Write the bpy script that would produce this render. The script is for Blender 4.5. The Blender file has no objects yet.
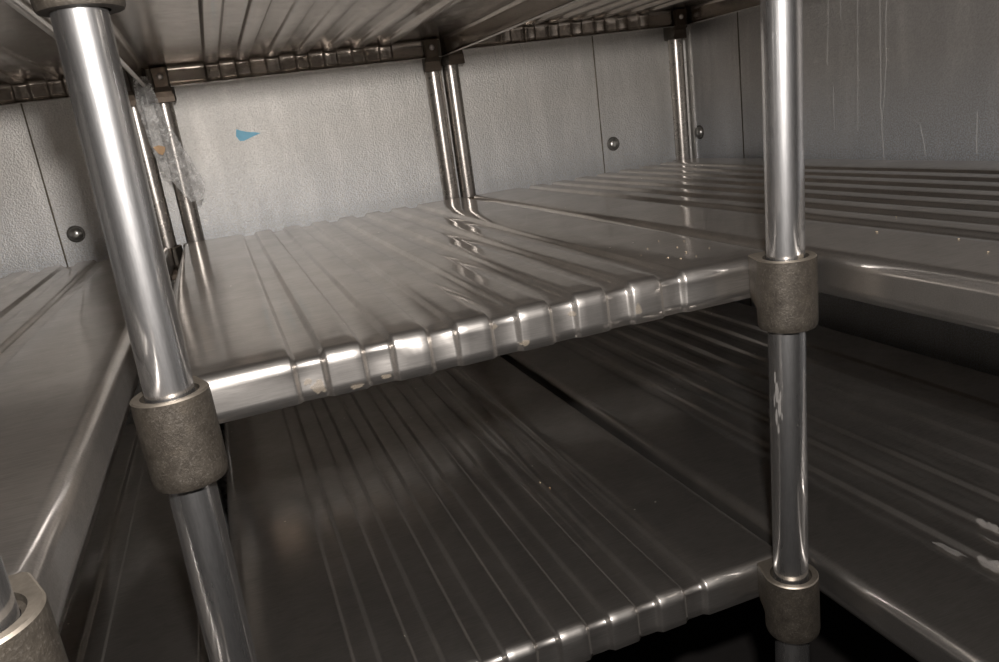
import bpy, math, random
from mathutils import Vector, Matrix, noise
random.seed(7)
C = bpy.context.scene.collection
S = 0.001                                   # all dimensions below are millimetres
PI = math.pi

# ------------------------------------------------------------------ helpers
def mesh_obj(name, verts, faces, mat, parent=None, smooth=True, auto=None, scale=S):
    me = bpy.data.meshes.new(name)
    me.from_pydata([(x*scale, y*scale, z*scale) for x, y, z in verts], [], faces)
    me.update()
    if mat: me.materials.append(mat)
    for p in me.polygons: p.use_smooth = smooth
    if auto is not None:
        try: me.set_sharp_from_angle(angle=math.radians(auto))
        except Exception: pass
    o = bpy.data.objects.new(name, me); C.objects.link(o)
    if parent: o.parent = parent
    return o

def tag(o, label=None, cat=None, group=None, kind=None):
    if label: o['label'] = label
    if cat: o['category'] = cat
    if group: o['group'] = group
    if kind: o['kind'] = kind
    return o

def empty(name, loc):
    o = bpy.data.objects.new(name, None); C.objects.link(o)
    o.location = [c*S for c in loc]; o.empty_display_size = .05
    return o

class G:
    """tiny mesh collector"""
    def __init__(s): s.v = []; s.f = []
    def add(s, vs, fs):
        n = len(s.v); s.v += vs; s.f += [tuple(i+n for i in f) for f in fs]
    def box(s, x0, x1, y0, y1, z0, z1):
        s.add([(x0,y0,z0),(x1,y0,z0),(x1,y1,z0),(x0,y1,z0),(x0,y0,z1),(x1,y0,z1),(x1,y1,z1),(x0,y1,z1)],
              [(3,2,1,0),(4,5,6,7),(0,1,5,4),(1,2,6,5),(2,3,7,6),(3,0,4,7)])
    def loops(s, loops, cap0=False, cap1=False):
        n = len(loops[0]); vs = [p for l in loops for p in l]; fs = []
        for k in range(len(loops)-1):
            for i in range(n):
                j = (i+1) % n
                fs.append((k*n+i, k*n+j, (k+1)*n+j, (k+1)*n+i))
        if cap0: fs.append(tuple(reversed(range(n))))
        if cap1: fs.append(tuple((len(loops)-1)*n+i for i in range(n)))
        s.add(vs, fs)

def circ(r, z, n=64, cx=0, cy=0):
    return [(cx+r*math.cos(2*PI*i/n), cy+r*math.sin(2*PI*i/n), z) for i in range(n)]

# ------------------------------------------------------------------ materials
def new_mat(name):
    m = bpy.data.materials.new(name); m.use_nodes = True
    nt = m.node_tree; b = nt.nodes['Principled BSDF']
    return m, nt, b
def N(nt, t, **kw):
    n = nt.nodes.new(t)
    for k, v in kw.items():
        if k.startswith('i_'):
            key = k[2:]
            n.inputs[int(key) if key.isdigit() else key].default_value = v
        else: setattr(n, k, v)
    return n
def coords(nt, scale=(1,1,1), loc=(0,0,0), kind='Object'):
    tc = N(nt, 'ShaderNodeTexCoord'); mp = N(nt, 'ShaderNodeMapping')
    mp.inputs['Scale'].default_value = scale; mp.inputs['Location'].default_value = loc
    nt.links.new(tc.outputs[kind], mp.inputs['Vector']); return mp.outputs['Vector']
def ramp(nt, fac, stops):
    r = N(nt, 'ShaderNodeValToRGB'); els = r.color_ramp.elements
    while len(els) < len(stops): els.new(.5)
    for e, (p, c) in zip(els, stops):
        e.position = p; e.color = (c, c, c, 1) if not isinstance(c, tuple) else (*c, 1)
    nt.links.new(fac, r.inputs['Fac']); return r.outputs['Color']
def tex(nt, vec, scale, detail=4, rough=.55, dist=0):
    n = N(nt, 'ShaderNodeTexNoise'); n.inputs['Scale'].default_value = scale
    n.inputs['Detail'].default_value = detail; n.inputs['Roughness'].default_value = rough
    n.inputs['Distortion'].default_value = dist
    nt.links.new(vec, n.inputs['Vector']); return n.outputs['Fac']
def mixc(nt, fac, a, b, mode='MIX'):
    m = N(nt, 'ShaderNodeMix', data_type='RGBA', blend_type=mode)
    for sock, val in ((m.inputs[0], fac), (m.inputs[6], a), (m.inputs[7], b)):
        if isinstance(val, (int, float)): sock.default_value = val
        elif isinstance(val, tuple): sock.default_value = (*val, 1)
        else: nt.links.new(val, sock)
    return m.outputs[2]
def bump(nt, b, h, strength, dist, prev=None):
    n = N(nt, 'ShaderNodeBump'); n.inputs['Strength'].default_value = strength
    n.inputs['Distance'].default_value = dist
    nt.links.new(h, n.inputs['Height'])
    if prev: nt.links.new(prev, n.inputs['Normal'])
    nt.links.new(n.outputs['Normal'], b.inputs['Normal']); return n.outputs['Normal']

def steel(name, base, r0, r1, streak=(1,1,1), streak_scale=300, specks=True, tarnish=.25, bstr=.08, warp=.0, soft=.5, r_soft=.52, gain=1.):
    m, nt, b = new_mat(name); L = nt.links.new
    b.inputs['Metallic'].default_value = 1
    v = coords(nt); vs = coords(nt, scale=streak)
    big = tex(nt, v, 9, 5, .6, .4); fine = tex(nt, vs, streak_scale, 3, .6); blot = tex(nt, v, 45, 6, .65)
    col = mixc(nt, ramp(nt, big, [(.3, 0.), (.75, 1.)]), tuple(c*(1-tarnish) for c in base), base)
    col = mixc(nt, ramp(nt, blot, [(.5, 0.), (.72, .35)]), col, tuple(c*.62 for c in base))
    col = mixc(nt, ramp(nt, fine, [(.35, 0.), (.65, .28)]), col, tuple(min(1, c*1.35) for c in base))
    rr = N(nt, 'ShaderNodeMapRange'); rr.inputs['To Min'].default_value = r0; rr.inputs['To Max'].default_value = r1
    rr.inputs['From Min'].default_value = .3; rr.inputs['From Max'].default_value = .7
    L(blot, rr.inputs['Value']); rough = rr.outputs['Result']
    if specks:      # dried dust specks and grains stuck to the steel
        vo = N(nt, 'ShaderNodeTexVoronoi'); vo.inputs['Scale'].default_value = 70; L(v, vo.inputs['Vector'])
        sel = N(nt, 'ShaderNodeMath', operation='LESS_THAN'); sel.inputs[1].default_value = .075
        L(vo.outputs['Distance'], sel.inputs[0])
        sep = N(nt, 'ShaderNodeSeparateColor'); L(vo.outputs['Color'], sep.inputs[0])
        g = N(nt, 'ShaderNodeMath', operation='GREATER_THAN'); g.inputs[1].default_value = .965; L(sep.outputs[0], g.inputs[0])
        mu = N(nt, 'ShaderNodeMath', operation='MULTIPLY'); L(sel.outputs[0], mu.inputs[0]); L(g.outputs[0], mu.inputs[1])
        col = mixc(nt, mu.outputs[0], col, (.75, .70, .60))
        inv = N(nt, 'ShaderNodeMath', operation='SUBTRACT'); inv.inputs[0].default_value = 1; L(mu.outputs[0], inv.inputs[1])
        L(inv.outputs[0], b.inputs['Metallic'])
    L(col, b.inputs['Base Color']); L(rough, b.inputs['Roughness'])
    nrm = bump(nt, b, fine, bstr, .0004)
    if warp: nrm = bump(nt, b, tex(nt, v, 14, 2, .4), warp, .004, nrm)
    # scuffed haze over the brushed polish: a second, broader metal lobe
    g = N(nt, 'ShaderNodeBsdfAnisotropic'); L(mixc(nt, 1., col, (gain, gain, gain), 'MULTIPLY'), g.inputs['Color']); g.inputs['Roughness'].default_value = r_soft
    L(nrm, g.inputs['Normal'])
    mx = N(nt, 'ShaderNodeMixShader'); mx.inputs[0].default_value = soft
    L(b.outputs[0], mx.inputs[1]); L(g.outputs[0], mx.inputs[2]); L(mx.outputs[0], nt.nodes['Material Output'].inputs['Surface'])
    return m

M = {}
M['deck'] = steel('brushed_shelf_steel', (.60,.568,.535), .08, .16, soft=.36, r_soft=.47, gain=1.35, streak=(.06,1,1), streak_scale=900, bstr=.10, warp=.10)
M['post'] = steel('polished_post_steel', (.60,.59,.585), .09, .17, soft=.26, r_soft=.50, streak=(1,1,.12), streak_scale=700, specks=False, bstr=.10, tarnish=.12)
M['post_rear'] = steel('dull_rear_post_steel', (.40,.37,.34), .22, .34, streak=(1,1,.12), streak_scale=700, specks=False, bstr=.1, soft=.4, r_soft=.45)  # darker, rougher, browner steel for the rear posts
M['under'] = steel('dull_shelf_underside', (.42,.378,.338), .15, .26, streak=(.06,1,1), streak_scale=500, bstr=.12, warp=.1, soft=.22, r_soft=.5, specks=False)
M['screw'] = steel('screw_steel', (.7,.69,.67), .2, .3, specks=False)
M['gusset'] = steel('dark_bracket_metal', (.085,.068,.054), .35, .5, specks=False)

def cast_metal():
    m, nt, b = new_mat('cast_sleeve_metal'); L = nt.links.new
    v = coords(nt); a = tex(nt, v, 110, 8, .75); c = tex(nt, v, 620, 4, .7); d = tex(nt, v, 24, 4, .6, .6)
    col = mixc(nt, ramp(nt, a, [(.32, 0.), (.7, 1.)]), (.032,.026,.020), (.075,.064,.051))
    col = mixc(nt, ramp(nt, c, [(.54, 0.), (.75, .6)]), col, (.18,.16,.14))
    col = mixc(nt, ramp(nt, d, [(.55, 0.), (.8, .5)]), col, (.075,.058,.038))
    L(col, b.inputs['Base Color']); b.inputs['Metallic'].default_value = .55; b.inputs['Roughness'].default_value = .55
    n = bump(nt, b, c, .5, .0006); bump(nt, b, a, .4, .0015, n)
    return m
M['cast'] = cast_metal()
M['rim'] = steel('worn_sleeve_rim', (.42,.37,.31), .45, .6, specks=False)

def wall_metal(name, base, rough, band):
    m, nt, b = new_mat(name); L = nt.links.new
    v = coords(nt)
    st = tex(nt, v, 330, 2, .5, .3); sp = tex(nt, v, 420, 2, .6); big = tex(nt, v, 4.5, 5, .6); stq = tex(nt, coords(nt, scale=(1,1,.18)), 30, 5, .6, .2)
    col = mixc(nt, ramp(nt, big, [(.3, 0.), (.7, 1.)]), tuple(c*.84 for c in base), base)
    col = mixc(nt, ramp(nt, stq, [(.48, 0.), (.72, .33)]), col, tuple(min(1, c*1.5) for c in base))
    col = mixc(nt, ramp(nt, st, [(.35, .30), (.62, 0.)]), col, tuple(c*.55 for c in base))
    # frosty oxide speckle low on the panels
    sz = N(nt, 'ShaderNodeSeparateXYZ'); L(v, sz.inputs[0])
    mr = N(nt, 'ShaderNodeMapRange'); mr.inputs['From Min'].default_value = .16; mr.inputs['From Max'].default_value = .0
    L(sz.outputs['Z'], mr.inputs['Value'])
    wob = N(nt, 'ShaderNodeMath', operation='MULTIPLY'); L(mr.outputs[0], wob.inputs[0]); L(ramp(nt, sp, [(.42, .1), (.62, 1.)]), wob.inputs[1])
    w2 = N(nt, 'ShaderNodeMath', operation='MULTIPLY'); L(wob.outputs[0], w2.inputs[0]); w2.inputs[1].default_value = band
    col = mixc(nt, w2.outputs[0], col, (.60,.65,.72))
    L(col, b.inputs['Base Color']); b.inputs['Metallic'].default_value = .7; b.inputs['Roughness'].default_value = rough
    n = bump(nt, b, st, .8, .0014)
    return m
M['wall'] = wall_metal('stucco_galvanised_wall', (.55,.53,.50), .55, .5)
M['wall_right'] = wall_metal('darker_galvanised_wall', (.46,.44,.42), .50, .8)  # darker base and stronger low speckle than the other walls

def plain(name, col, rough=.5, metal=0., alpha=1., trans=0., noise_amt=0):
    m, nt, b = new_mat(name)
    b.inputs['Base Color'].default_value = (*col, 1); b.inputs['Roughness'].default_value = rough
    b.inputs['Metallic'].default_value = metal; b.inputs['Alpha'].default_value = alpha
    b.inputs['Transmission Weight'].default_value = trans
    if noise_amt:
        v = coords(nt); a = tex(nt, v, 40, 6, .7)
        nt.links.new(mixc(nt, a, tuple(c*(1-noise_amt) for c in col), tuple(min(1, c*(1+noise_amt)) for c in col)), b.inputs['Base Color'])
    return m
M['seam'] = plain('seam_caulk', (.10,.085,.06), .8, noise_amt=.6)
M['trim'] = steel('corner_trim_metal', (.62,.60,.57), .25, .38, specks=False)
M['bolt'] = plain('bolt_cap_metal', (.42,.41,.39), .28, .9)
M['washer'] = plain('bolt_washer', (.12,.11,.10), .5, .6)
M['tape'] = plain('blue_tape', (.17,.43,.58), .6, noise_amt=.2)
M['floor'] = plain('dark_cooler_floor', (.012,.010,.009), .7, noise_amt=.4)
M['ceiling'] = plain('cooler_ceiling_metal', (.42,.41,.39), .5, .6, noise_amt=.1)
M['drip'] = plain('dried_drip', (.85,.83,.80), .6, .3, alpha=.4)
M['residue'] = plain('dried_residue', (.27,.225,.17), .85, 0., alpha=.32, noise_amt=.5)
M['residue_white'] = plain('peeled_white_residue', (.36,.34,.32), .8, 0., alpha=.36, noise_amt=.4)
M['crumb'] = plain('crumb', (.36,.29,.20), .9, noise_amt=.3)
M['scrap'] = plain('orange_scrap', (.42,.27,.15), .8, noise_amt=.3)

def film_mat():
    m, nt, b = new_mat('clear_film'); L = nt.links.new
    v = coords(nt); a = tex(nt, v, 70, 5, .7, 1.2)
    b.inputs['Base Color'].default_value = (.75,.74,.72,1); b.inputs['Roughness'].default_value = .16
    L(ramp(nt, a, [(.32, .10), (.56, .34), (.70, .85)]), b.inputs['Alpha'])
    bump(nt, b, a, .8, .004)
    return m
M['film'] = film_mat()

# ------------------------------------------------------------------ shelf
def sstep(a, b, x):
    t = min(1, max(0, (x-a)/(b-a))); return t*t*(3-2*t)
def ribh(x):
    """pressed channel offset, x from the unit's left edge; seven channels 24 wide, 52.5 apart"""
    h = 0
    for k in range(7):
        a = 105+52.5*k
        h += sstep(a-2, a+3.5, x)-sstep(a+20, a+26, x)
    return -5.2*h
def shelf_mesh(W, y0, y1, seed):
    """x 0..W, deck top at z=0, flange 37 deep on all four sides"""
    R, H = 11., 37.
    xs = [R]
    x = R
    marks = []
    for k in range(7):
        a = 105+52.5*k
        marks += [a-2+5.5*i/6 for i in range(7)]+[a+12]+[a+20+6*i/6 for i in range(7)]
        marks += [a+33, a+39.5, a+45] if k < 6 else []
    xs = sorted(set([R, 16, 25, 50, 75, 95]+marks+[W-70, W-40, W-20, W-R]))
    ny = 34
    ys = [y0+R+(y1-y0-2*R)*j/ny for j in range(ny+1)]
    rnd = random.Random(seed); off = Vector((rnd.random()*50, rnd.random()*50, rnd.random()*9))
    def wav(x, y):
        return noise.noise(Vector((x*.006, y*.004, 0))+off)*1.1
    def dent(x, z):
        return noise.noise(Vector((x*.03, z*.02, 7))+off)*.9
    g = G(); nx = len(xs)
    top = [(x, y, ribh(x)+wav(x, y)) for y in ys for x in xs]
    fs = [(j*nx+i, j*nx+i+1, (j+1)*nx+i+1, (j+1)*nx+i) for j in range(ny) for i in range(nx-1)]
    g.add(top, fs)
    # boundary entries: (index in top, normal, has rib offset)
    bd = []
    def corner(idx, a0):
        for t in (0, 22.5, 45, 67.5, 90):
            a = math.radians(a0+t); bd.append((idx, (math.cos(a), math.sin(a)), 0))
    for i in range(1, nx-1): bd.append((i, (0, -1), 1))
    corner(nx-1, -90)
    for j in range(1, ny): bd.append((j*nx+nx-1, (1, 0), 0))
    corner(ny*nx+nx-1, 0)
    for i in range(nx-2, 0, -1): bd.append((ny*nx+i, (0, 1), 1))
    corner(ny*nx, 90)
    for j in range(ny-1, 0, -1): bd.append((j*nx, (-1, 0), 0))
    corner(0, 180)
    prev = [b[0] for b in bd]; nb = len(bd)
    steps = [('a', math.radians(t)) for t in (15, 30, 45, 60, 75, 90)]+[('d', z) for z in (-12, -20, -28, -H)]+[('l', 2), ('l', 7)]
    for kind, t in steps:
        vs = []
        for idx, (nx_, ny_), rib in bd:
            X, Y, Z = top[idx]; h = ribh(X) if rib else 0; w = Z-(ribh(X))
            if kind == 'a':
                o = R*math.sin(t)+h*math.sin(t); z = w+R*math.cos(t)-R+h*math.cos(t)
            elif kind == 'd':
                o = R+h*(1-.25*sstep(-10, -H, t))+dent(X+Y, t)*(.0 if rib == 0 else 1); z = t+w*.3
            else:
                o = R+h*.75-t; z = -H+w*.3
            vs.append((X+nx_*o, Y+ny_*o, z))
        base = len(g.v); g.v += vs
        for i in range(nb):
            j = (i+1) % nb
            f = [prev[i], base+i, base+j, prev[j]]
            if prev[i] == prev[j]: f = [prev[i], base+i, base+j]
            g.f.append(tuple(f))
        prev = [base+i for i in range(nb)]
    return g

def hull(pts):
    pts = sorted(set(pts))
    def half(ps):
        h = []
        for p in ps:
            while len(h) > 1 and (h[-1][0]-h[-2][0])*(p[1]-h[-2][1])-(h[-1][1]-h[-2][1])*(p[0]-h[-2][0]) <= 0: h.pop()
            h.append(p)
        return h
    a = half(pts); b = half(pts[::-1]); return a[:-1]+b[:-1]
def ray_r(poly, a):
    dx, dy = math.cos(a), math.sin(a); best = 1
    for i in range(len(poly)):
        x1, y1 = poly[i]; x2, y2 = poly[(i+1) % len(poly)]
        ex, ey = x2-x1, y2-y1; den = dx*ey-dy*ex
        if abs(den) < 1e-9: continue
        t = (x1*ey-y1*ex)/den; u = (x1*dy-y1*dx)/den
        if t > 0 and -1e-6 <= u <= 1+1e-6: best = max(best, t)
    return best
def sleeve_mesh(sx, sy, lugx=16, top=3.0, rr=25.5, ext=0):
    """cast corner sleeve; lug reaches the shelf corner on side (sx, sy)"""
    g = G(); n = 96; angs = [2*PI*i/n for i in range(n)]
    def ring(z, k, r):
        pts = [(r*math.cos(a), r*math.sin(a)) for a in angs]
        if k > .02:
            pts += [(sx*lugx*k, sy*30.8*k), (-sx*14*k, sy*30.8*k)]
        P = hull(pts)
        return [(ray_r(P, a)*math.cos(a), ray_r(P, a)*math.sin(a), z) for a in angs]
    zs = []
    ls = [circ(16.3, top-4, n), circ(min(18.6, rr-1.7), top-3.4, n), circ(min(19.2, rr-1.5), top-.6, n)]
    ls += [ring(top, .96, rr-1.2), ring(top-1.2, 1, rr-.2), ring(top-10, 1, rr), ring(-30, 1, rr), ring(-35, .98, rr)]
    for t in (.2, .4, .6, .8, 1): ls.append(ring(-35-20*t, max(0, 1-t**2.0), rr))
    ls += [ring(-58.5-ext, 0, rr-.6), ring(-60.3-ext, 0, rr-1.6), circ(16.3, -60.6-ext, n)]
    g.loops(ls); return g

def gusset(parent, x, y, sx, sy, z0):
    """plate behind the flange in the shelf corner, with its screw"""
    g = G(); a = 20; yy = sy*36
    top = [(-a, yy, -6), (a, yy, -6), (a, yy+sy*2.5, -6), (-a, yy+sy*2.5, -6)]
    loops = []
    for z, w, d in ((-4, 15, 8), (-20, 14, 7), (-36, 14, 4.5), (-43, 16, 0), (-62, 17, -4)):
        c = sx*6
        loops.append([(c-w, sy*29, z), (c+w, sy*29, z), (c+w-2, sy*(31+d), z), (c-w+2, sy*(31+d), z)])
    g.loops(loops, True, True)
    o = mesh_obj('corner_bracket', g.v, g.f, M['gusset'], parent, smooth=False)
    o.location = (x*S, y*S, z0*S)
    bv = o.modifiers.new('b', 'BEVEL'); bv.width = .0015; bv.segments = 2
    s = G(); r = 5.2
    s.loops([[(sx*6+r*k*math.cos(t), sy*(38.2+h), -19+r*k*math.sin(t)) for t in [2*PI*i/20 for i in range(20)]] for k, h in ((1, -1), (1, .6), (.85, 2.0), (.5, 3.0), (.12, 3.3))], True, True)
    sc = mesh_obj('screw', s.v, s.f, M['screw'], o); tag(sc, 'bright round screw head')
    return o

def make_shelf(label, x0, W, y0, z, corners, seed, group):
    t = empty('metal_shelf', (x0, y0, z)); tag(t, label, 'shelf', group)
    g = shelf_mesh(W, 0, 996-y0, seed)
    p = mesh_obj('shelf_deck', g.v, g.f, M['deck'], t)
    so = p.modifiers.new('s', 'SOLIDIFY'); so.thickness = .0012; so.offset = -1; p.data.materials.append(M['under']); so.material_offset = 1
    for (cx, cy, sx, sy) in corners:
        sl = sleeve_mesh(sx, sy, ext=6 if z > 250 else 0) if sy > 0 else sleeve_mesh(sx, sy, top=-4, rr=18.4 if 0 < cx < 50 else 24)
        o = mesh_obj('corner_sleeve', sl.v, sl.f, M['cast'], t, auto=38)
        o.data.materials.append(M['rim'])
        for p_ in o.data.polygons[96*2:96*4]: p_.material_index = 1
        o.location = ((cx-x0)*S, (cy-y0)*S, 0); tag(o, 'dull grey cast metal sleeve')
        if sy < 0: gusset(t, cx-x0, cy-y0, sx, sy, 0)
    return t

REAR = 1020
Z = {'upper': 309, 'middle': 0, 'lower': -312}
LEAN = .0
def xl(x, z): return x+.020*z          # the two front uprights lean very slightly
units = {
 'left':   dict(x0=-1093, W=545, y0=-215),
 'centre': dict(x0=-525, W=547, y0=31),
 'right':  dict(x0=35, W=537, y0=-215)}
labels = {
 ('upper','left'): 'top-tier steel shelf at upper left, seen from below beside the thick front post',
 ('upper','centre'): 'top-tier steel shelf seen from below, spanning between the front posts',
 ('upper','right'): 'top-tier steel shelf seen from below in the back right corner',
 ('middle','left'): 'middle-tier steel shelf along the left edge, with smooth rounded side flange',
 ('middle','centre'): 'middle-tier ribbed steel shelf with bright wavy front edge between two posts',
 ('middle','right'): 'middle-tier ribbed steel shelf running along the right wall',
 ('lower','left'): 'dark bottom-tier steel shelf in the gap left of the thick front post',
 ('lower','centre'): 'bottom-tier ribbed steel shelf below the wavy-edged middle shelf',
 ('lower','right'): 'bottom-tier ribbed steel shelf at lower right with white peeled residue'}
shelves = {}
sd = 1
for tier, z in Z.items():
    for un, u in units.items():
        if un == 'left':   cs = [(-561, -246, -1, 1), (-553, REAR, -1, -1)]
        elif un == 'centre': cs = [(xl(-503, z), 0, 1, 1), (xl(0, z), 0, -1, 1), (-503, REAR, 1, -1), (1, REAR, -1, -1)]
        else: cs = [(38, REAR, 1, -1), (557, REAR, -1, -1)]
        shelves[tier, un] = make_shelf(labels[tier, un], u['x0'], u['W']-(5 if (tier, un) == ('lower', 'centre') else 0), u['y0'], z+(8 if (tier, un) == ('upper', 'right') else 0), cs, sd, None); sd += 1

# ------------------------------------------------------------------ posts
def make_post(x, y, lean, label, z0=-700, z1=900, cap=False):
    t = empty('shelf_post', (xl(x, z0) if lean else x, y, z0)); tag(t, label, 'post')
    g = G(); H = z1-z0; k = .020 if lean else 0
    zs = [40, 42]+[40+(H-42)*i/14 for i in range(1, 15)]
    ls = [circ(14, 40)] + [[(px+k*z, py, pz) for px, py, pz in circ(16, z)] for z in zs] + [[(px+k*H, py, pz) for px, py, pz in circ(14.5, H)]]
    g.loops(ls, True, True)
    mesh_obj('post_tube', g.v, g.f, M['post_rear' if y > 500 else 'post'], t, auto=40)
    f = G(); f.loops([circ(16.5, 0), circ(17.5, 2), circ(17.5, 8), circ(11, 14), circ(9, 18), circ(9, 39.5), circ(9, 40)], True, True)
    mesh_obj('levelling_foot', f.v, f.f, M['post'], t, auto=40)
    if cap:
        pass
    return t
P1 = make_post(-503, 0, True, 'thick round steel post standing in the left foreground')
P2 = make_post(0, 0, True, 'round steel post at right, supporting the right end of the wavy shelf edge')
make_post(-561, -246, False, 'cropped steel post end at the bottom left corner of the photo')
make_post(-503, REAR, False, 'back steel post behind the clear plastic film, right one of the left rear pair')
make_post(-553, REAR, False, 'back steel post mostly hidden by the thick front post')
make_post(1, REAR, False, 'back steel post at centre, left one of the touching pair')
make_post(38, REAR, False, 'back steel post at centre, right one of the touching pair')
make_post(557, REAR, False, 'lone thin steel post in the far right corner')

# pale scrape on the right post, beige deposit at its base
def cyl_patch(name, parent, px, py, pz, r, a0, a1, z0, z1, mat, seed, label=None):
    """irregular stain hugging a tube; angles in degrees, z in mm from the parent"""
    rnd = random.Random(seed); n = 26; vs = []; fs = []
    for i in range(n+1):
        t = i/n; w = math.sin(PI*t)**.45
        j1 = .5+.5*noise.noise(Vector((t*9, seed, 0))); j2 = .5+.5*noise.noise(Vector((t*11, seed+5, 3)))
        am = (a0+a1)/2; ha = (a1-a0)/2*w
        for s, j in ((-1, j1), (-.3, 1), (.4, 1), (1, j2)):
            a = math.radians(am+s*ha*(.45+.55*j)); z = z0+(z1-z0)*t
            vs.append((px+r*math.cos(a)+.020*z, py+r*math.sin(a), z+pz))
    for i in range(n):
        for k in range(3): fs.append((i*4+k, i*4+k+1, i*4+k+5, i*4+k+4))
    o = mesh_obj(name, vs, fs, mat, parent); 
    if label: tag(o, label)
    return o
for i, (a, da, z, dz) in enumerate([(196,9,-118,10),(190,5,-104,6),(204,7,-132,9),(193,6,-142,8),(208,4,-121,5),(186,4,-126,7),(199,4,-153,5),(212,3,-140,4)]):
    cyl_patch('scrape_mark', P2, 0, 0, 0, 16.15, a-da, a+da, 700+z-dz, 700+z+dz, M['residue_white'], 3+i*2.7, 'pale scraped fleck')
cyl_patch('residue_mark', P2, 0, 0, 0, 16.2, 262, 300, 700-2, 700+6, M['residue'], 9, 'beige dried deposit')

# ------------------------------------------------------------------ room
XW, YW = 607, 1060
def struct(name, g, mat, smooth=False):
    o = mesh_obj(name, g.v, g.f, mat, None, smooth=smooth); o['kind'] = 'structure'; return o
g = G(); g.box(-1500, XW+60, YW, YW+60, -700, 1400); wb = struct('wall_back', g, M['wall'])
g = G(); g.box(XW, XW+60, -2200, YW, -700, 1400); wr = struct('wall_right', g, M['wall_right'])
g = G(); g.box(-1560, -1500, -2200, YW+60, -700, 1400); struct('wall_left', g, M['wall'])
g = G(); g.box(-1560, XW+60, -2260, -2200, -700, 1400); struct('wall_front', g, M['wall'])
g = G(); g.box(-1560, XW+60, -2260, YW+60, -760, -700); struct('floor', g, M['floor'])
g = G(); g.box(-1560, XW+60, -2260, YW+60, 1400, 1460); struct('ceiling', g, M['ceiling'])
# vertical panel joints
def seam_back(x, name='panel_seam'):
    g = G(); n = 60; vs = []; fs = []
    for i in range(n+1):
        z = -690+2080*i/n; w = 1.5+.7*noise.noise(Vector((z*.05, x, 0)))
        vs += [(x-w, YW-.05, z), (x-w*.6, YW-1.2, z), (x+w*.6, YW-1.2, z), (x+w, YW-.05, z)]
    for i in range(n):
        for k in range(3): fs.append((i*4+k, i*4+k+1, i*4+k+5, i*4+k+4))
    mesh_obj(name, vs, fs, M['seam'], wb)
def seam_right(y):
    vs = []; fs = []; n = 60
    for i in range(n+1):
        z = -690+2080*i/n; w = 1.6
        vs += [(XW-.05, y-w, z), (XW-1.2, y-w*.5, z), (XW-1.2, y+w*.5, z), (XW-.05, y+w, z)]
    for i in range(n):
        for k in range(3): fs.append((i*4+k+4, i*4+k+5, i*4+k+1, i*4+k))
    mesh_obj('panel_seam', vs, fs, M['seam'], wr)
seam_back(377); seam_back(-731); seam_right(866)
# corner trim: small quarter-round angle strip in the back right corner
g = G(); pr = [(XW-.2, YW-22), (XW-2.5, YW-22), (XW-4.5, YW-18), (XW-6, YW-10), (XW-10, YW-6), (XW-18, YW-4.5), (XW-22, YW-2.5), (XW-22, YW-.2), (XW-.2, YW-.2)]
g.loops([[(x, y, -700) for x, y in pr], [(x, y, 1400) for x, y in pr]], True, True)
struct('trim_1', g, M['trim'])

def drip(parent, pts, w, plane, seed):
    """dried run of liquid on a wall; pts = (u, z)"""
    vs = []; fs = []; P = []
    for k in range(len(pts)-1):
        (u0, z0), (u1, z1) = pts[k], pts[k+1]; m = max(2, int(abs(z1-z0)/4))
        for i in range(m): t = i/m; P.append((u0+(u1-u0)*t, z0+(z1-z0)*t))
    P.append(pts[-1]); n = len(P)
    for i, (u, z) in enumerate(P):
        t = i/(n-1); ww = w*(.6+.5*noise.noise(Vector((i*.2, seed, 1))))*(.35+.65*min(1, 8*t)*(1 if t < .97 else .7))
        u += 2.0*noise.noise(Vector((z*.03, seed*3.1, 0)))
        if plane == 'back': vs += [(u-ww, YW-.2, z), (u, YW-.7, z), (u+ww, YW-.2, z)]
        else: vs += [(XW-.2, u-ww, z), (XW-.7, u, z), (XW-.2, u+ww, z)]
    for i in range(n-1):
        for k in range(2): fs.append((i*3+k, i*3+k+1, i*3+k+4, i*3+k+3))
    mesh_obj('drip_stain', vs, fs, M['drip'], parent)
drip(wb, [(164, 330), (178, 240), (206, 175), (207, 120)], 1.4, 'back', 1)
drip(wb, [(146, 330), (152, 230), (160, 190), (157, 110)], 1.0, 'back', 2)
drip(wb, [(196, 330), (213, 260), (205, 205), (212, 185)], 1.2, 'back', 3)
drip(wb, [(128, 330), (134, 250), (136, 200)], .9, 'back', 4)
drip(wb, [(-18, 150), (-10, 100), (-2, 40)], .9, 'back', 5)
drip(wr, [(503, 900), (501, 246), (500, 90), (492, -20)], 2.0, 'right', 11)
drip(wr, [(487, 900), (488, 246), (489, 150), (493, 78), (497, 60)], 1.3, 'right', 12)
drip(wr, [(549, 900), (548, 175), (549, 44)], 1.2, 'right', 13)
drip(wr, [(617, 900), (615, 265), (618, 158)], 1.0, 'right', 14)
drip(wr, [(605, 120), (606, 45)], .9, 'right', 15)
drip(wr, [(587, 900), (586, 230)], .9, 'right', 16)
drip(wr, [(484, 78), (455, 70), (420, 50), (410, 0)], .8, 'right', 17)
drip(wr, [(322, 66), (320, 2)], 1.0, 'right', 18)

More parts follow.
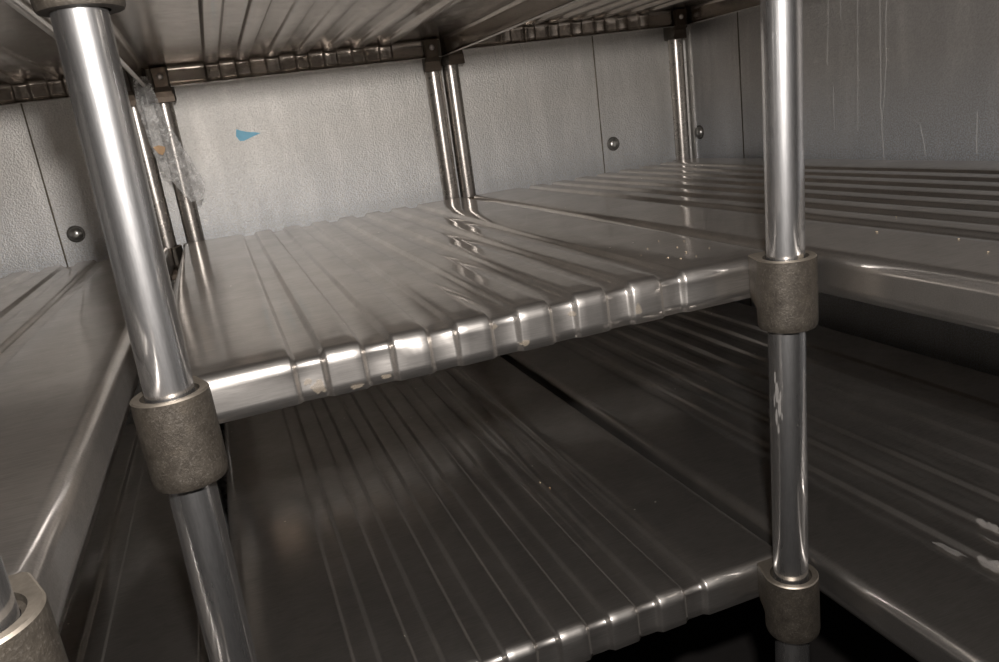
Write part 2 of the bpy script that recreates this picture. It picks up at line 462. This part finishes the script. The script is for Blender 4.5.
# ------------------------------------------------------------------ bolts, tape, film, crumbs
def bolt(x, y, z, facing, label):
    t = empty('wall_bolt', (x, y, z)); tag(t, label, 'bolt')
    def prof(ps):
        ls = []
        for r, h in ps:
            l = [(r*math.cos(a), -h, r*math.sin(a)) for a in [2*PI*i/28 for i in range(28)]]
            if facing == 'right': l = [(-h, px, pz) for px, _, pz in l]
            ls.append(l)
        g = G(); g.loops(ls, True, True); return g
    g = prof([(15.5, 0.1), (15.5, 1.4), (14.5, 2)]); mesh_obj('washer', g.v, g.f, M['washer'], t, auto=40)
    g = prof([(12.5, 2), (12.3, 3.5), (11, 6), (8.2, 8.2), (4.5, 9.4), (1, 9.8)]); mesh_obj('bolt_head', g.v, g.f, M['bolt'], t)
bolt(404, YW, 53, 'back', 'round domed bolt on the back wall right of the centre panel joint')
bolt(-703, YW, 43, 'back', 'round domed bolt on the back wall at far left, beside the left panel joint')
bolt(XW, 1022, 51, 'right', 'faint round domed bolt near the corner, on the right wall')

# blue tape scrap: a crumpled triangular piece stuck to the back wall
g = G(); out = [(-388, 188), (-385, 181), (-372, 177), (-352, 176.5), (-331, 177.5), (-345, 173.5), (-362, 170), (-380, 165), (-389, 172)]
out = [(-388,189),(-380,185),(-368,181),(-355,179),(-345,176),(-356,173),(-366,170),(-378,166),(-386,166.5),(-391,176)]
g.loops([[(x, YW-.1, z) for x, z in out], [(x, YW-.9, z) for x, z in out]], True, True)
tag(mesh_obj('tape_scrap', g.v, g.f, M['tape'], None, smooth=False), 'small pointed scrap of blue tape stuck on the back wall', 'tape')

# clear film hanging from the top tier at the left rear post
def film():
    t = empty('plastic_film', (-500, 930, 270)); tag(t, 'torn strip of clear plastic film hanging by the left rear posts', 'plastic film')
    # left and right edge points (x, z) at y ~ 930, top to bottom
    Lf = [(-536, 290), (-541, 250), (-538, 205), (-534, 165), (-524, 130), (-508, 100), (-494, 75)]
    Rt = [(-513, 288), (-507, 245), (-497, 205), (-484, 165), (-470, 130), (-463, 100), (-474, 76)]
    vs = []; fs = []; n, m = 48, 14
    def lerp(A, t):
        t *= len(A)-1; i = min(int(t), len(A)-2); k = t-i
        return A[i][0]+(A[i+1][0]-A[i][0])*k, A[i][1]+(A[i+1][1]-A[i][1])*k
    for j in range(n+1):
        a = lerp(Lf, j/n); b = lerp(Rt, j/n)
        for i in range(m+1):
            k = i/m; x = a[0]+(b[0]-a[0])*k; z = a[1]+(b[1]-a[1])*k
            y = 930+12*noise.noise(Vector((x*.05, 0, z*.03)))+5*noise.noise(Vector((x*.15, 3, z*.12)))
            jag = 2*noise.noise(Vector((j*.7, i*.9, 2)))
            vs.append((x+500+jag, y-930, z-270+jag))
    for j in range(n):
        for i in range(m):
            a = j*(m+1)+i; fs.append((a, a+1, a+m+2, a+m+1))
    f = mesh_obj('film_sheet', vs, fs, M['film'], t)
    s = f.modifiers.new('s', 'SOLIDIFY'); s.thickness = .0002
    g = G(); o2 = [(-531,174),(-522,176),(-512,172),(-514,165),(-519,159),(-525,163)]
    g.loops([[(x+500, -14, z-270) for x, z in o2], [(x+500, -13, z-270) for x, z in o2]], True, True)
    tag(mesh_obj('paper_scrap', g.v, g.f, M['scrap'], t, smooth=False), 'small orange brown scrap stuck to the film')
film()

def blob_patch(parent, cx, cy, pts_r, mat, name, frame, seed, label=None, th=.4):
    """irregular flat stain; frame maps (u, v, h) to xyz in parent space"""
    n = 40; vs = [frame(cx, cy, th)]; fs = []
    for i in range(n):
        a = 2*PI*i/n
        k = .62+.35*noise.noise(Vector((math.cos(a)*1.6, math.sin(a)*1.6, seed)))+.22*noise.noise(Vector((math.cos(a)*5, math.sin(a)*5, seed+9)))
        vs.append(frame(cx+pts_r[0]*k*math.cos(a), cy+pts_r[1]*k*math.sin(a), th))
    for i in range(n):
        a = 2*PI*i/n; j = (i+1) % n; fs.append((0, 1+i, 1+j))
    nn = len(vs); vs += [frame(cx+(0), cy, 0)]
    o = mesh_obj(name, vs[:nn], fs, mat, parent, smooth=True)
    if label: tag(o, label)
    return o
mc = shelves['middle', 'centre']; x0 = -525; y0 = 31
def flange_fr(u, v, h):            # on the front flange: u = world x, v = z
    X = u-x0; return (X, -(ribh(X)*.86)-.75-h, v)
for i, (u, v, ru, rv) in enumerate([(-404, -28, 9, 7), (-412, -22, 5, 4), (-352, -32, 6, 3), (-377, -33, 8, 3), (-236, -30, 6, 3), (-130, -24, 5, 6), (-260, -12, 5, 3), (-190, -16, 5, 4)]):
    blob_patch(mc, u, v, (ru, rv), M['residue'], 'residue_patch', flange_fr, i*3.7, 'beige dried residue')
lr = shelves['lower', 'right']
def deck_fr(s_x0, s_y0):
    def f(u, v, h):
        X = u-s_x0; return (X, v-s_y0, ribh(X)+1.0+h)
    return f
for i, (u, v, ru, rv) in enumerate([(152, -38, 7, 28), (158, -80, 9, 22), (194, -60, 9, 30), (214, -30, 6, 18)]):
    blob_patch(lr, u, v, (ru, rv), M['residue_white'], 'residue_patch', deck_fr(35, -215), 20+i*2.3, 'peeled white residue')

def crumb(x, y, z, r, seed, label, group, mat='crumb'):
    rnd = random.Random(seed); g = G()
    ls = []
    for h, k in ((0, .7), (.35, 1), (.8, .85), (1.15, .35)):
        ls.append([(.45*r*k*(1+.35*rnd.uniform(-1, 1))*math.cos(a), r*k*(1+.35*rnd.uniform(-1, 1))*math.sin(a), .45*r*h) for a in [2*PI*i/7 for i in range(7)]])
    g.loops(ls, True, True)
    o = mesh_obj('crumb', g.v, g.f, M[mat]); o.location = (x*S, y*S, z*S); tag(o, label, 'crumb', group)
lab = 'tiny pale crumb on the middle shelf just left of the right post'
for i, (x, y, r) in enumerate([(-27,128,1.5),(-12,95,1.2),(-35,100,1.4),(-48,150,1.1),(-20,175,1.2),(-5,150,1.0),(-60,92,1.5),(-55,78,1.6),(-40,75,1.0),(-70,125,1.0)]):
    crumb(x, y, .6, r, i, lab, 'crumbs beside the right post')
lab = 'tiny beige crumb on the middle right shelf beyond the right post'
for i, (x, y, r) in enumerate([(120,20,1.6),(128,-60,1.3),(300,140,1.5),(185,60,1.2),(100,-110,1.3),(260,10,1.4)]):
    crumb(x, y, ribh(x-35)+.6, r, 30+i, lab, 'crumbs on the middle right shelf')
crumb(-136, 320, -311.6, 2.8, 60, 'small beige crumb on the bottom centre shelf', None)
crumb(-131, 300, -311.6, 2.0, 61, 'tiny brown fleck beside the beige crumb on the bottom centre shelf', None, 'scrap')

# ------------------------------------------------------------------ camera
cam = bpy.data.cameras.new('camera'); co = bpy.data.objects.new('camera', cam); C.objects.link(co)
cam.sensor_width = 36; cam.lens = 36*778.96/999; cam.clip_start = .01; cam.clip_end = 50
Rm = Matrix.Rotation(-.3142, 4, 'Z') @ Matrix.Rotation(1.3002, 4, 'X') @ Matrix.Rotation(-.1364, 4, 'Z')
CP = Vector((-.4439, -.5459, .1529))
co.matrix_world = Matrix.Translation(CP) @ Rm
bpy.context.scene.camera = co

# ------------------------------------------------------------------ light
def area(name, loc, target, size, power, col=(1,1,1), sy=None):
    l = bpy.data.lights.new(name, 'AREA'); l.energy = power; l.size = size; l.color = col
    if sy: l.shape = 'RECTANGLE'; l.size_y = sy
    o = bpy.data.objects.new(name, l); C.objects.link(o); o.location = loc
    o.rotation_euler = (Vector(target)-Vector(loc)).to_track_quat('-Z', 'Y').to_euler()
    return o
area('camera_flash', CP+Vector((.03, -.02, .130)), (-.1, .75, .03), .032, 12.5, (1, .955, .92), .025)
area('ambient_fill', (-.45, -1.1, 1.36), (-.45, -1.0, 0), .5, 1.2, (1, .93, .84), .15)  # weak overhead fill added for ambient light, no known lamp there
w = bpy.data.worlds.new('world'); bpy.context.scene.world = w; w.use_nodes = True
w.node_tree.nodes['Background'].inputs[0].default_value = (.007, .0065, .006, 1)
vs = bpy.context.scene.view_settings
vs.view_transform = 'Standard'; vs.look = 'None'; vs.gamma = 1; vs.exposure = 0; vs.use_curve_mapping = False
bpy.context.scene.cycles.max_bounces = 12
bpy.context.scene.cycles.glossy_bounces = 8
bpy.context.scene.cycles.transparent_max_bounces = 16
bpy.context.scene.cycles.blur_glossy = .3
